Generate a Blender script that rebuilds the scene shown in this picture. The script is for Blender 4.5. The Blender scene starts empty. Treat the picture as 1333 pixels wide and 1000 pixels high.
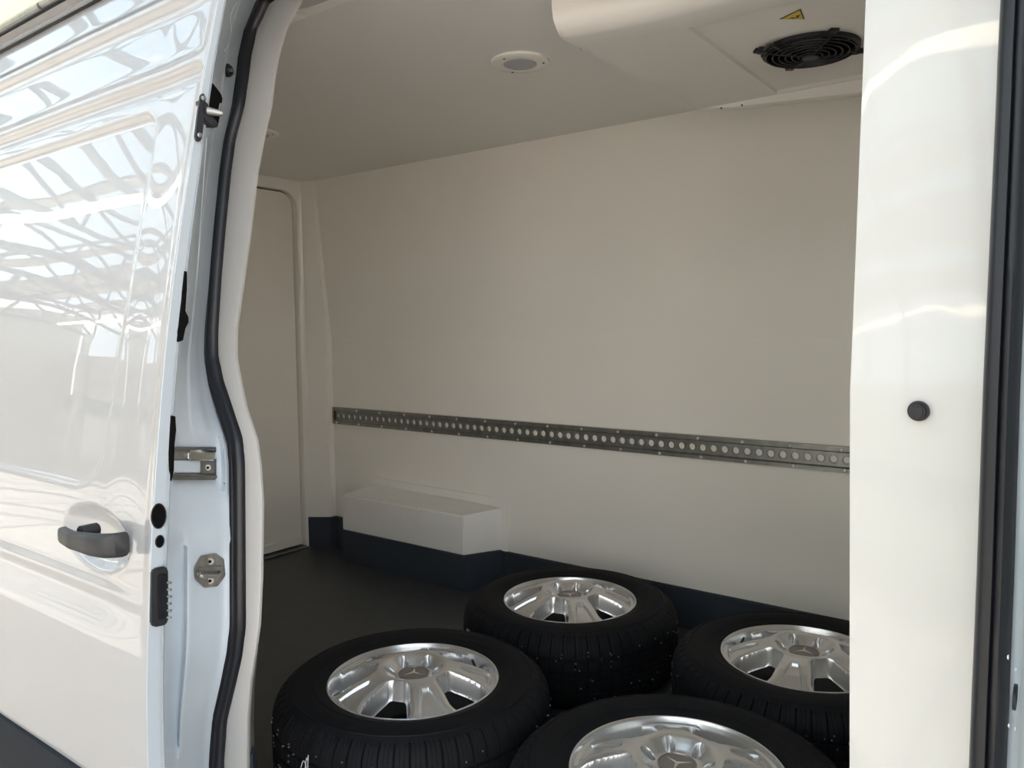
import bpy, bmesh, math, random
from mathutils import Vector, Matrix
random.seed(7)
sc = bpy.context.scene
COL = sc.collection

# ---------------------------------------------------------------- camera
F = 1014.0; CX, CY = 666.5, 500.0
CAM = Vector((0, 0, 1.07))
RX = Vector((0.80340861, 0.59534642, -0.00986132))      # camera right in world
RY = Vector((0.03458673, -0.06319508, -0.99740169))     # camera down in world
RZ = Vector((-0.59442271, 0.80098004, -0.07136256))     # camera forward in world
cd = bpy.data.cameras.new('camera'); cam = bpy.data.objects.new('camera', cd); COL.objects.link(cam)
m = Matrix((RX, -RY, -RZ)).transposed().to_4x4(); m.translation = CAM
cam.matrix_world = m
cd.sensor_width = 36; cd.lens = F / 1333 * 36; cd.clip_start = 0.02
sc.camera = cam
# ---------------------------------------------------------------- world, exposure
sc.view_settings.view_transform = 'Standard'; sc.view_settings.look = 'None'
sc.view_settings.gamma = 1; sc.view_settings.use_curve_mapping = False
sc.view_settings.exposure = 0.45
sc.cycles.max_bounces = 24; sc.cycles.diffuse_bounces = 16; sc.cycles.glossy_bounces = 6; sc.cycles.transparent_max_bounces = 12
w = bpy.data.worlds.new('world'); sc.world = w; w.use_nodes = True
nt = w.node_tree; bg = nt.nodes['Background']
tc = nt.nodes.new('ShaderNodeTexCoord'); sp = nt.nodes.new('ShaderNodeSeparateXYZ'); rp = nt.nodes.new('ShaderNodeValToRGB')
nt.links.new(tc.outputs['Generated'], sp.inputs[0]); nt.links.new(sp.outputs['Z'], rp.inputs[0])
nt.links.new(rp.outputs[0], bg.inputs['Color'])
rp.color_ramp.elements[0].position = 0.0; rp.color_ramp.elements[0].color = (1.0, 0.975, 0.94, 1)
rp.color_ramp.elements[1].position = 0.6; rp.color_ramp.elements[1].color = (0.42, 0.50, 0.58, 1)
bg.inputs['Strength'].default_value = 3.2
sl_ = bpy.data.lights.new('sun', 'SUN'); sl_.energy = 8.0; sl_.angle = math.radians(1.5); sl_.color = (1.0, .93, .85)
so_ = bpy.data.objects.new('sun', sl_); COL.objects.link(so_)
so_.rotation_euler = (math.radians(-17), 0, 0)      # high sun behind the van: shines down and away through the hall roof


def at(px, py, ax, val):
    """point where the sight line of a picture point meets the plane axis=val"""
    r = RX * (px - CX) + RY * (py - CY) + RZ * F
    return CAM + r * ((val - CAM[ax]) / r[ax])

def lerp(a, b, t): return a + (b - a) * t
def table(T, x):
    if x <= T[0][0]: return T[0][1:]
    for a, b in zip(T, T[1:]):
        if x <= b[0]:
            t = (x - a[0]) / (b[0] - a[0]); return tuple(lerp(p, q, t) for p, q in zip(a[1:], b[1:]))
    return T[-1][1:]
def sst(a, b, x):
    t = max(0, min(1, (x - a) / (b - a))); return t * t * (3 - 2 * t)

# ---------------------------------------------------------------- materials
def mat(name, col, rough=0.5, metal=0.0, coat=0.0, coat_r=0.03, bump=0.0, bscale=30, var=0.0, vscale=3, emit=0, spec=0.5, stretch=None, col2=None):
    m = bpy.data.materials.new(name); m.use_nodes = True
    n = m.node_tree; b = n.nodes['Principled BSDF']
    b.inputs['Base Color'].default_value = (*col, 1); b.inputs['Roughness'].default_value = rough
    b.inputs['Metallic'].default_value = metal; b.inputs['Specular IOR Level'].default_value = spec
    b.inputs['Coat Weight'].default_value = coat; b.inputs['Coat Roughness'].default_value = coat_r
    if emit:
        b.inputs['Emission Color'].default_value = (*col, 1); b.inputs['Emission Strength'].default_value = emit
    co = n.nodes.new('ShaderNodeTexCoord'); mp = n.nodes.new('ShaderNodeMapping')
    n.links.new(co.outputs['Object'], mp.inputs[0])
    if stretch: mp.inputs['Scale'].default_value = stretch
    nz = n.nodes.new('ShaderNodeTexNoise'); nz.inputs['Scale'].default_value = vscale; nz.inputs['Detail'].default_value = 4
    n.links.new(mp.outputs[0], nz.inputs['Vector'])
    if var or col2:
        mx = n.nodes.new('ShaderNodeMix'); mx.data_type = 'RGBA'
        c2 = col2 or tuple(c * (1 - var) for c in col)
        mx.inputs['A'].default_value = (*col, 1); mx.inputs['B'].default_value = (*c2, 1)
        cr = n.nodes.new('ShaderNodeValToRGB'); cr.color_ramp.elements[0].position = .38; cr.color_ramp.elements[1].position = .68
        n.links.new(nz.outputs['Fac'], cr.inputs[0]); n.links.new(cr.outputs[0], mx.inputs['Factor'])
        n.links.new(mx.outputs['Result'], b.inputs['Base Color'])
    if bump:
        n2 = n.nodes.new('ShaderNodeTexNoise'); n2.inputs['Scale'].default_value = bscale; n2.inputs['Detail'].default_value = 3
        n.links.new(mp.outputs[0], n2.inputs['Vector'])
        bp = n.nodes.new('ShaderNodeBump'); bp.inputs['Strength'].default_value = 1.0; bp.inputs['Distance'].default_value = bump
        n.links.new(n2.outputs['Fac'], bp.inputs['Height']); n.links.new(bp.outputs[0], b.inputs['Normal'])
        if coat: n.links.new(bp.outputs[0], b.inputs['Coat Normal'])
    return m

M = {
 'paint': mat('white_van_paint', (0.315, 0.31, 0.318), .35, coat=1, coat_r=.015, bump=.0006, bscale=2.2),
 'jamb': mat('white_paint_skylight_tint', (0.60, 0.67, 0.73), .3, coat=.6, coat_r=.06, bump=.0005, bscale=14, var=.06, vscale=9),  # white body paint, lightened and blued: skylight on the pillars put into the colour
 'edge': mat('white_paint_shaded_tint', (0.42, 0.465, 0.50), .3, coat=.5, coat_r=.06, bump=.0004, bscale=14),  # darker copy of the pillar white, its shading and sky tint painted in
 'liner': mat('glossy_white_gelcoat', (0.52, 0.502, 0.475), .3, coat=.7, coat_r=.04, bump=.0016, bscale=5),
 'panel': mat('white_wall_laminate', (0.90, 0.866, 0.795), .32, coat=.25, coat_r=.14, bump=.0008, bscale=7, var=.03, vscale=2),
 'ceil': mat('white_ceiling_laminate', (0.80, 0.775, 0.735), .35, coat=.3, coat_r=.1, bump=.0005, bscale=5),
 'unit': mat('cream_fibreglass', (0.78, 0.74, 0.69), .35, coat=.3, coat_r=.15, bump=.0006, bscale=12),
 'arch': mat('white_arch_laminate', (0.86, 0.84, 0.79), .4, bump=.001, bscale=20, var=.04, vscale=8),
 'floor': mat('dark_grey_floor_coating', (0.050, 0.054, 0.055), .42, bump=.0006, bscale=160, var=.15, vscale=14, spec=.35),
 'base': mat('slate_blue_skirting', (0.040, 0.049, 0.064), .4, bump=.0004, bscale=60, var=.15, vscale=5),
 'rubber': mat('black_seal_rubber', (0.006, 0.0065, 0.010), .38, bump=.0004, bscale=90, spec=.5),
 'tyre': mat('black_tyre_rubber', (0.006, 0.0063, 0.008), .72, bump=.0005, bscale=120, var=.35, vscale=18, spec=.22),
 'alloy': mat('silver_wheel_alloy', (0.74, 0.74, 0.74), .27, metal=.85, bump=.0001, bscale=300),
 'cap': mat('brushed_brown_grey_cap', (0.30, 0.27, 0.25), .35, metal=.7),
 'steel': mat('dull_galvanised_steel', (0.34, 0.34, 0.32), .40, metal=.85, bump=.0003, bscale=80, var=.25, vscale=30),
 'rivet': mat('bright_rivet_steel', (0.78, 0.77, 0.74), .3, metal=.45),
 'stud': mat('dull_stud_steel', (0.34, 0.34, 0.34), .4, metal=.8),
 'zinc': mat('worn_zinc_plate', (0.50, 0.48, 0.44), .38, metal=.8, var=.3, vscale=60),
 'chrome': mat('polished_catch_steel', (0.70, 0.71, 0.72), .15, metal=1),
 'black': mat('matt_black_plastic', (0.014, 0.014, 0.016), .5),
 'grip': mat('grained_black_plastic', (0.016, 0.0165, 0.018), .45, bump=.0003, bscale=400),
 'void': mat('black_cavity_shade', (0.003, 0.003, 0.003), .9, spec=.1),  # black standing in for the shade inside holes, sockets and gaps
 'lens': mat('frosted_light_lens', (0.42, 0.42, 0.44), .35),
 'yellow': mat('yellow_warning_film', (0.75, 0.50, 0.03), .4),
 'chalk': mat('white_chalk', (0.55, 0.55, 0.53), .9),
 'clad': mat('dark_grey_cladding', (0.016, 0.018, 0.022), .75, bump=.0004, bscale=200, spec=.15),
 'rust': mat('rust_streak', (0.22, 0.07, 0.03), .8),
 'ground': mat('warm_concrete_ground', (0.76, 0.65, 0.57), .7, bump=.002, bscale=12, var=.2, vscale=.7),
 'roofp': mat('light_roof_sheet', (0.62, 0.60, 0.57), .6),
 'truss': mat('grey_truss_steel', (0.22, 0.24, 0.26), .5),
 'hallw': mat('pale_hall_wall', (0.62, 0.60, 0.57), .7),
 'dark': mat('grey_hall_band', (0.16, 0.17, 0.18), .7),
 'yelw': mat('cream_yellow_cladding', (0.80, 0.66, 0.30), .6),
 'oliv': mat('olive_yellow_edge', (0.42, 0.38, 0.09), .6),
 'lamp': mat('warm_lamp_tube', (1.0, 0.90, 0.72), .5, emit=7),
}
# thin glass for the hall skylights
g = bpy.data.materials.new('thin_roof_glass'); g.use_nodes = True; n = g.node_tree; n.nodes.clear()
o_ = n.nodes.new('ShaderNodeOutputMaterial'); a_ = n.nodes.new('ShaderNodeBsdfTransparent'); b_ = n.nodes.new('ShaderNodeBsdfGlossy'); x_ = n.nodes.new('ShaderNodeMixShader')
a_.inputs[0].default_value = (.86, .93, .96, 1); b_.inputs[1].default_value = .05; x_.inputs[0].default_value = .06
n.links.new(a_.outputs[0], x_.inputs[1]); n.links.new(b_.outputs[0], x_.inputs[2]); n.links.new(x_.outputs[0], o_.inputs[0])
M['glass'] = g

# ---------------------------------------------------------------- helpers
def obj(name, verts, faces, mt, parent=None, smooth=False, loc=None):
    me = bpy.data.meshes.new(name); me.from_pydata([tuple(v) for v in verts], [], faces)
    bm = bmesh.new(); bm.from_mesh(me); bmesh.ops.recalc_face_normals(bm, faces=bm.faces)
    bm.to_mesh(me); bm.free()
    return link(name, me, mt, parent, smooth)
def link(name, me, mt, parent=None, smooth=False):
    me.materials.append(M[mt])
    if smooth:
        for p in me.polygons: p.use_smooth = True
        if smooth != 'all': me.set_sharp_from_angle(angle=math.radians(smooth if smooth is not True else 35))
    o = bpy.data.objects.new(name, me); COL.objects.link(o)
    if parent: o.parent = parent; o.matrix_parent_inverse = parent.matrix_world.inverted() if False else Matrix.Translation(-parent.location) if parent.type == 'EMPTY' and parent.get('abs') else Matrix.Identity(4)
    return o
def thing(name, label, cat, loc=(0, 0, 0), group=None, absolute=True):
    """an Empty; absolute=True means its parts are written in world coordinates"""
    o = bpy.data.objects.new(name, None); COL.objects.link(o); o.location = loc; o.empty_display_size = .1
    o['label'] = label; o['category'] = cat
    if group: o['group'] = group
    if absolute: o['abs'] = 1
    return o
def tag(o, label, cat, group=None):
    o['label'] = label; o['category'] = cat
    if group: o['group'] = group
    return o
def struct(o): o['kind'] = 'structure'; return o
def lab(o, l): o['label'] = l; return o

class MB:
    def __init__(s): s.v = []; s.f = []
    def add(s, v, f):
        k = len(s.v); s.v += [tuple(p) for p in v]; s.f += [[i + k for i in q] for q in f]; return s
    def box(s, a, b):
        x0, y0, z0 = a; x1, y1, z1 = b
        return s.add([(x0,y0,z0),(x1,y0,z0),(x1,y1,z0),(x0,y1,z0),(x0,y0,z1),(x1,y0,z1),(x1,y1,z1),(x0,y1,z1)],
                     [(0,3,2,1),(4,5,6,7),(0,1,5,4),(1,2,6,5),(2,3,7,6),(3,0,4,7)])
    def frame_box(s, c, ux, uy, uz, hx, hy, hz):
        v = [c + ux*hx*i + uy*hy*j + uz*hz*k for k in (-1,1) for i, j in ((-1,-1),(1,-1),(1,1),(-1,1))]
        return s.add(v, [(0,3,2,1),(4,5,6,7),(0,1,5,4),(1,2,6,5),(2,3,7,6),(3,0,4,7)])
    def cyl(s, p, q, r, n=16, r2=None, cap=True):
        p = Vector(p); q = Vector(q); d = (q - p).normalized(); r2 = r if r2 is None else r2
        u = d.orthogonal().normalized(); w_ = d.cross(u)
        v = []
        for c, rr in ((p, r), (q, r2)):
            for i in range(n):
                a = 2*math.pi*i/n; v.append(c + u*rr*math.cos(a) + w_*rr*math.sin(a))
        f = [(i, (i+1) % n, n+(i+1) % n, n+i) for i in range(n)]
        if cap: f += [tuple(range(n))[::-1], tuple(range(n, 2*n))]
        return s.add(v, f)
    def prism(s, pts, off):
        n = len(pts); v = list(pts) + [Vector(p) + Vector(off) for p in pts]
        return s.add(v, [(i, (i+1) % n, n+(i+1) % n, n+i) for i in range(n)] + [tuple(range(n))[::-1], tuple(range(n, 2*n))])
    def tube(s, pts, r, n=8, closed=False):
        pts = [Vector(p) for p in pts]; N = len(pts); v = []
        u = None
        for i, p in enumerate(pts):
            a = pts[(i-1) % N] if (closed or i) else p; b = pts[(i+1) % N] if (closed or i < N-1) else p
            d = (b - a).normalized()
            u = (u - d*u.dot(d)).normalized() if u else d.orthogonal().normalized()
            w_ = d.cross(u)
            for k in range(n):
                t = 2*math.pi*k/n; v.append(p + u*r*math.cos(t) + w_*r*math.sin(t))
        f = []
        for i in range(N if closed else N-1):
            j = (i+1) % N
            for k in range(n): f.append((i*n+k, i*n+(k+1) % n, j*n+(k+1) % n, j*n+k))
        if not closed: f += [tuple(range(n))[::-1], tuple(range((N-1)*n, N*n))]
        return s.add(v, f)
    def lathe(s, prof, n=48, c=(0, 0, 0), closed=False):
        v = []; P = len(prof)
        for i in range(n):
            a = 2*math.pi*i/n
            for r, z in prof: v.append((c[0]+r*math.cos(a), c[1]+r*math.sin(a), c[2]+z))
        f = []
        for i in range(n):
            j = (i+1) % n
            for k in range(P if closed else P-1):
                l = (k+1) % P; f.append((i*P+k, j*P+k, j*P+l, i*P+l))
        return s.add(v, f)
    def loft(s, rows, closed=False, close_rows=False):
        n = len(rows[0]); v = [p for r in rows for p in r]; f = []
        R = len(rows)
        for i in range(R if close_rows else R-1):
            i2 = (i+1) % R
            for k in range(n if closed else n-1):
                l = (k+1) % n; f.append((i*n+k, i*n+l, i2*n+l, i2*n+k))
        return s.add(v, f)
    def out(s, name, mt, parent=None, smooth=False, bevel=0, seg=2):
        me = bpy.data.meshes.new(name); me.from_pydata(s.v, [], s.f)
        bm = bmesh.new(); bm.from_mesh(me)
        bmesh.ops.remove_doubles(bm, verts=bm.verts, dist=1e-6)
        bmesh.ops.recalc_face_normals(bm, faces=bm.faces)
        if bevel:
            es = [e for e in bm.edges if len(e.link_faces) == 2 and e.calc_face_angle() > .5]
            bmesh.ops.bevel(bm, geom=es, offset=bevel, segments=seg, affect='EDGES', clamp_overlap=True)
        bm.to_mesh(me); bm.free()
        return link(name, me, mt, parent, smooth or (30 if bevel else False))

def nice(pts, sub=4, closed=False):
    """Catmull-Rom smoothing of a polyline"""
    P = [Vector(p) for p in pts]; N = len(P); o = []
    for i in range(N if closed else N-1):
        if closed: a, b, c, d = P[i-1], P[i], P[(i+1) % N], P[(i+2) % N]
        else: a, b, c, d = P[max(i-1, 0)], P[i], P[i+1], P[min(i+2, N-1)]
        for k in range(sub):
            t = k/sub
            o.append(.5*((2*b)+(c-a)*t+(2*a-5*b+4*c-d)*t*t+(3*b-a-3*c+d)*t**3))
    if not closed: o.append(P[-1])
    return o

ZC = 1.777                      # cargo box ceiling
ZG = -0.62                      # ground outside
# ================================================================= SETTING: cargo box
def wallY(z): return 2.54 if z < 1.03 else 2.54 - (z-1.03)/(ZC-1.03)*.077
struct(MB().box((-3.2, .84, -.06), (.65, 2.62, 0)).out('floor', 'floor'))
struct(MB().box((-3.2, .90, ZC), (.65, 2.62, ZC+.06)).out('ceiling', 'ceil'))
mb = MB(); rows = []
for x in (-3.2, .65):
    rows.append([(x, 2.54, 0), (x, 2.54, 1.03), (x, wallY(ZC), ZC), (x, 2.62, ZC), (x, 2.62, 0)])
mb.loft(rows, closed=True); mb.f += [[4, 3, 2, 1, 0], [5, 6, 7, 8, 9]]
struct(mb.out('wall_far', 'panel'))
struct(MB().box((.60, .9, 0), (.66, 2.6, ZC)).out('wall_front', 'panel'))
# rear wall: frame around the rear door, with a reveal
DY0, DY1, DZ0, DZ1 = 1.02, 2.436, 0.0, 1.733
def door_outline(y0, y1, z0, z1, r, x, n=8):
    p = [Vector((x, y0, z0)), Vector((x, y1, z0))]
    for i in range(n+1):
        a = math.pi/2*i/n; p.append(Vector((x, y1-r+r*math.cos(a), z1-r+r*math.sin(a))))
    for i in range(n+1):
        a = math.pi/2*(1+i/n); p.append(Vector((x, y0+r+r*math.cos(a), z1-r+r*math.sin(a))))
    return p
inn = door_outline(DY0, DY1, DZ0, DZ1, .075, -3.085)
inn2 = [Vector((-3.125, p.y, p.z)) for p in inn]
outp = []
for p in inn:
    q = Vector((-3.055, 0, 0))
    q.y = min(max(DY0 + (p.y-DY0), .9), 2.455) if False else (2.462 if p.y > 2.2 else (.90 if p.y < 1.2 else p.y))
    q.z = ZC if p.z > 1.5 else p.z
    outp.append(q)
mb = MB().loft([inn2, inn, outp])
struct(mb.out('wall_rear', 'panel', smooth=30))
struct(MB().box((-3.2, .84, -.02), (-3.13, 2.6, ZC+.02)).out('gap_shade_sheet', 'black'))          # black sheet painted as the shadow in the gap behind the rear door
# corner post, slanting across the corner
mb = MB()
sec = lambda z: [(-3.062, 2.452 - (.012 if z > 1.6 else 0), z), (-2.985, 2.506 - max(0, z-1.03)*.07, z), (-2.982, 2.53 - max(0, z-1.03)*.09, z), (-2.982, 2.60, z), (-3.062, 2.60, z)]
mb.loft([sec(0.0), sec(1.03), sec(ZC)], closed=True)
struct(mb.out('trim_2', 'panel', bevel=.004))
# rear door leaf
o = MB().prism([p + Vector((0, 0, .012)) if p.z < .01 else p for p in door_outline(DY0+.006, DY1-.006, .012, DZ1-.006, .07, -3.112)], (-.015, 0, 0)).out('door_1', 'panel', bevel=.003)
struct(o)
MB().box((-3.112, DY0+.02, .015), (-3.100, DY1-.012, .055)).out('kick_plate', 'panel', o, bevel=.002)
struct(MB().box((-3.125, DY0, 0.0), (-3.06, DY1, .006)).out('trim_3', 'steel', bevel=.001))

# skirting
struct(MB().box((-1.93, 2.524, 0), (.6, 2.541, .146)).out('baseboard_far', 'base', bevel=.004))
mb = MB()
s2 = lambda z: [(-3.072, 2.44, z), (-2.972, 2.496, z), (-2.966, 2.52, z), (-2.75, 2.526, z), (-2.75, 2.54, z), (-3.072, 2.56, z)]
mb.loft([s2(0.0), s2(.15)], closed=True); mb.f.append([6, 7, 8, 9, 10, 11])
struct(mb.out('baseboard_rear', 'base'))

# ---- near wall and moulded door surround (follows the leaning body side)
PROF0 = [(-.3,.576),(.0,.576),(.45,.577),(.525,.579),(.609,.5846),(.703,.5925),(.791,.6005),(.868,.6095),(.992,.6245),(1.078,.637),(1.165,.6525),(1.28,.674),(1.355,.690),(1.439,.707),(1.486,.7175),(1.556,.734),(1.59,.743),(1.8,.80),(2.2,.93)]
# smooth the traced section so that the gloss has no facets
PROF = [(z/100, sum(table(PROF0, z/100+k*.015)[0] for k in range(-4, 5))/9) for z in range(-10, 210, 2)]
def prof(z):
    t = (z+.1)/.02; i = max(1, min(int(t), len(PROF)-3)); t = max(0, min(1, t-i))
    a, b, c, d = (PROF[i+k][1] for k in (-1, 0, 1, 2))
    return .5*((2*b)+(c-a)*t+(2*a-5*b+4*c-d)*t*t+(3*b-a-3*c+d)*t**3)
def Ys(z): return .84 + prof(z) - .576
def ats(px, py, off=0.0):
    Y = .84
    for _ in range(8):
        p = at(px, py, 1, Y); Y = Ys(p.z) + off
    return at(px, py, 1, Y)
LT = [(0,335,357,392),(39,317,338,371),(75,309,330,361),(96,307,327,357),(138,301,321,352),(182,290,309,342),(225,284,303,334),(300,277,295,325),(360,272,290,317),(430,266,287,307),(465,266,287,307),(500,273,294,313),(532,281,307,320),(574,297,318,334),(605,301,320,338),(650,302,320,341),(750,303,320,340),(813,303,320,337),(850,299,315,332),(886,291,307,326),(933,279,297,322),(980,275,294,321),(1000,274,294,321)]
RT = [(0,1306,1345,1127),(250,1295,1335,1117),(430,1287,1327,1110),(510,1284,1323,1106.5),(750,1276,1315,1106),(1000,1266,1305,1106)]
YS_L = [0,20,39,57,75,96,117,138,160,182,204,225,260,300,330,360,395,430,465,482,500,516,532,553,574,590,605,650,700,750,781,813,830,850,868,886,910,933,957,980,1000]
YS_R = [0,120,250,340,430,510,630,750,875,1000]
Lc = [ats((table(LT, y)[0]+table(LT, y)[1])/2, y) for y in YS_L]      # top -> bottom, centre line of the seal
Li = [ats(table(LT, y)[2], y, .016) for y in YS_L]
Rc = [ats((table(RT, y)[0]+table(RT, y)[1])/2, y) for y in YS_R]
Ri = [ats(table(RT, y)[2], y, .012) for y in YS_R]
def arc(a, b, corner, n=8):
    return [a*(1-t)**2 + corner*2*t*(1-t) + b*t*t for t in [i/n for i in range(1, n)]]
def V(x, z, off=0): return Vector((x, Ys(z)+off, z))
# close the loops outside the frame: sill below, header above
def close_loop(L, R, ztop, zbot, off, offR):
    lb = L[-1]; rb = R[-1]; lt = L[0]; rt = R[0]
    bl = V(lb.x+.005, zbot+.10, off); bottomL = V(lb.x+.09, zbot, off); bottomR = V(rb.x-.05, zbot, offR)
    topL = V(lt.x+.22, ztop, off); topR = V(rt.x-.09, ztop, offR); tr = V(rt.x, ztop-.09, offR)
    pts = list(L) + [bl] + arc(bl, bottomL, V(bl.x, zbot, off), 5) + [bottomL]
    pts += [bottomL.lerp(bottomR, t) for t in (.25, .5, .75)] + [bottomR]
    br = V(rb.x, zbot+.06, offR)
    pts += arc(bottomR, br, V(rb.x, zbot, offR), 5) + [br] + list(reversed(R)) + [tr]
    pts += arc(tr, topR, V(tr.x, ztop, offR), 5) + [topR] + [topR.lerp(topL, t) for t in (.25, .5, .75)] + [topL]
    pts += arc(topL, lt, V(lt.x+.05, ztop-.015, off), 5)
    return pts
loopC = close_loop(Lc, Rc, 1.80, .03, 0, 0)
loopI = close_loop(Li, Ri, 1.765, .012, .016, .012)
assert len(loopC) == len(loopI)
NL = len(loopC); nLft = len(Lc)
# surround: under the seal -> rounded edge -> into the box -> spread to the near wall
cen = Vector((-.7, 0, .9))
row0 = [p + (p-q).normalized()*.005 + Vector((0, .004, 0)) for p, q in zip(loopC, loopI)]
rowa = [p.lerp(q, .5) + Vector((0, -.004, 0)) for p, q in zip(loopC, loopI)]
rowb = [p.lerp(q, .94) + Vector((0, -.0015, 0)) for p, q in zip(loopC, loopI)]
row1 = [q + (q-p).normalized()*0 for p, q in zip(loopC, loopI)]
def outward(p, d):
    v = Vector((p.x-cen.x, 0, p.z-cen.z)).normalized(); return Vector((v.x*d, 0, v.z*d))
row1b = [q + Vector((0, .006, 0)) + outward(q, .002) for q in row1]
def flare(q, dy):
    v = outward(q, 1.0); return Vector((v.x*dy*(1.75 if v.x < 0 else .5), dy, v.z*dy*1.3))
row2 = [q + flare(q, .05) for q in row1]
row3 = [q + flare(q, .09) for q in row1]
for rw in (row1b, row2, row3):
    for q in rw: q.z = min(q.z, ZC-.001)
row4 = []
for p in row3:
    dx, dz = p.x-cen.x, p.z-cen.z
    t = min(((.6-cen.x) if dx > 0 else (3.09+cen.x))/max(abs(dx), 1e-6), ((ZC-cen.z) if dz > 0 else cen.z)/max(abs(dz), 1e-6))
    t = max(t, 1.0); z = cen.z+dz*t
    row4.append(Vector((cen.x+dx*t, Ys(max(z, 0))+.13, z)))
def corners(rw):
    return rw
mb = MB().loft([row0, rowa, rowb, row1, row1b, row2, row3], closed=True)
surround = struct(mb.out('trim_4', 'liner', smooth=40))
mb = MB().loft([row3, row4], closed=True)
for (x, z) in ((.6, ZC), (.6, 0), (-3.09, ZC), (-3.09, 0)):          # fill the corners of the near wall
    k = sorted(range(NL), key=lambda i: (row4[i].x-x)**2+(row4[i].z-z)**2)[:1][0]
    for j in (k-1, k):
        a, b = row4[j], row4[(j+1) % NL]
        mb.add([a, b, (x, Ys(z)+.13, z)], [(0, 1, 2)])
struct(mb.out('wall_near', 'panel', smooth=30))
# dark end of the skirting that caps the foot of the left jamb
a = ats(291, 998, .012); b = ats(329, 979, .05)
d = Vector((b.x-a.x, b.y-a.y, 0)); nrm = Vector((d.y, -d.x, 0)).normalized()
mb = MB().prism([a+nrm*.006, b+nrm*.006, b-nrm*.03, a-nrm*.03], (0, 0, -.25))
struct(mb.out('baseboard_near', 'base', bevel=.003))

# ---- black rubber plug in the white surround on the right
c = ats(1196, 535, -.001)
t = thing('rubber_plug', 'round black rubber plug in the glossy white door surround on the right', 'plug', c)
mb = MB().cyl(c, c+Vector((0, -.003, 0)), .0105, 24); mb.out('flange', 'rubber', t, bevel=.001)
MB().cyl(c+Vector((0, -.003, 0)), c+Vector((0, -.010, 0)), .0078, 24, .0068).out('head', 'rubber', t, bevel=.0015)

# ================================================================= VAN BODY
van = thing('van_body', 'white van body with painted skylight tint on the pillars around the open side doorway', 'van', (-.7, .85, ZG))
# seal: bulb with a lip, swept around the opening
rows = []
LC = nice(loopC, 2, True); N2 = len(LC)
for i, p in enumerate(LC):
    tng = (LC[(i+1) % N2]-LC[i-1]).normalized(); n_in = Vector((0, 1, 0)).cross(tng).normalized()
    if (Vector((cen.x, p.y, cen.z))-p).dot(n_in) < 0: n_in = -n_in
    w2 = .0155
    sec = [(-1.0, .012), (-1.0, -.003), (-.80, -.012), (-.40, -.0165), (-.12, -.0145), (-.02, -.0115), (.10, -.0145), (.55, -.0135), (.86, -.0075), (1.0, 0), (1.0, .012)]
    rows.append([p + n_in*(a_*w2) + Vector((0, b_, 0)) for a_, b_ in sec])
mb = MB().loft(rows, close_rows=True)
seal = mb.out('door_seal', 'rubber', van, smooth=60)
lab(seal, 'black rubber seal running around the doorway')

# left (rear) pillar, surface from behind the sliding door to the seal
RET = [(0,297),(86,282),(159,270),(215,262),(260,256),(350,246),(430,237),(480,229),(545,223),(605,222),(700,223),(850,222),(1000,217)]
def pil(px, py, out=0.0):
    rx = table(RET, py)[0]; sx = table(LT, py)[0]+3
    t = max(-.6, min(1.05, (px-rx)/(sx-rx)))
    Y = .8
    for _ in range(8):
        p = at(px, py, 1, Y); Y = lerp(prof(p.z)+.125, Ys(p.z)+.002, t) 
    p = at(px, py, 1, Y)
    return p + Vector((out*.8, -out*.6, 0))
ys = list(range(-140, 1181, 12)); rows = []
def groove(py, t):
    """depth of the pressings across the pillar, t = 0 door side .. 1 seal"""
    d = 0
    g1 = .30 - .12*sst(560, 640, py) if py < 700 else .20
    if py < 560: d += .006*sst(.34, .40, t) - .004*sst(.62, .7, t)
    if 610 < py < 1000: d -= .034*(1-sst(.16, .27, t))*sst(690, 740, py)*(1-sst(970, 990, py))
    if py > 640: d += .008*sst(.75, .95, t)
    d -= .020*sst(560, 582, py)*(1-sst(628, 640, py))*sst(.02, .1, t)*(1-sst(.78, .86, t))   # catch pocket
    tri = sst(655, 700, py)*(1-sst(702, 708, py))*(1-abs(t-.68)*2.4) if abs(t-.68) < .41 else 0
    d += .012*max(0, tri)
    return d
for y in ys:
    yc = max(0, min(1000, y)); rx = table(RET, yc)[0]; sx = table(LT, yc)[0]+4
    if y < 0: rx += -y*.16; sx += -y*.75
    row = []
    for k in range(-4, 29):
        t = k/28; px = lerp(rx, sx, t)
        Y = .8
        for _ in range(6):
            p = at(px, y, 1, Y); Y = lerp(prof(p.z)+.125, Ys(p.z)+.002, t)
        p = at(px, y, 1, Y)
        dd = groove(y, t); row.append(p + Vector((-.8*-dd, .6*-dd, 0)))
    rows.append(row)
fo = [[Vector((-1.34-.0, prof(max(r[0].z, 0))+.09, r[0].z))] + r for r in rows]
pillar = MB().loft(fo).out('rear_pillar', 'jamb', van, smooth=45)
# rear body side behind the sliding door, roof and cant rail
rows = []
for z in [ZG+.3, 0, .3, .6, .9, 1.1, 1.3, 1.5, 1.7]:
    y = prof(max(z, 0))+.09; rows.append([(-3.35, y, z), (-1.34, y, z)])
MB().loft(rows).out('side_panel', 'paint', van, smooth=30)
rows = []
for y, z in ((.865, 1.70), (.80, 1.765), (.803, 1.777), (.83, 1.80), (.95, 1.88), (1.6, 1.94), (2.4, 1.88), (2.62, 1.75), (2.70, 1.2), (2.74, 0.4), (2.74, ZG+.3)):
    rows.append([(-3.35, y, z), (.9, y, z)])
MB().loft(rows).out('roof', 'paint', van, smooth=30)
MB().tube([(-3.3, .795, 1.768), (.8, .795, 1.768)], .007).out('roof_gutter', 'black', van, smooth=True)
MB().box((-3.42, .72, ZG+.3), (-3.34, 2.7, 1.85)).out('rear_end', 'paint', van, bevel=.02)
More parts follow.
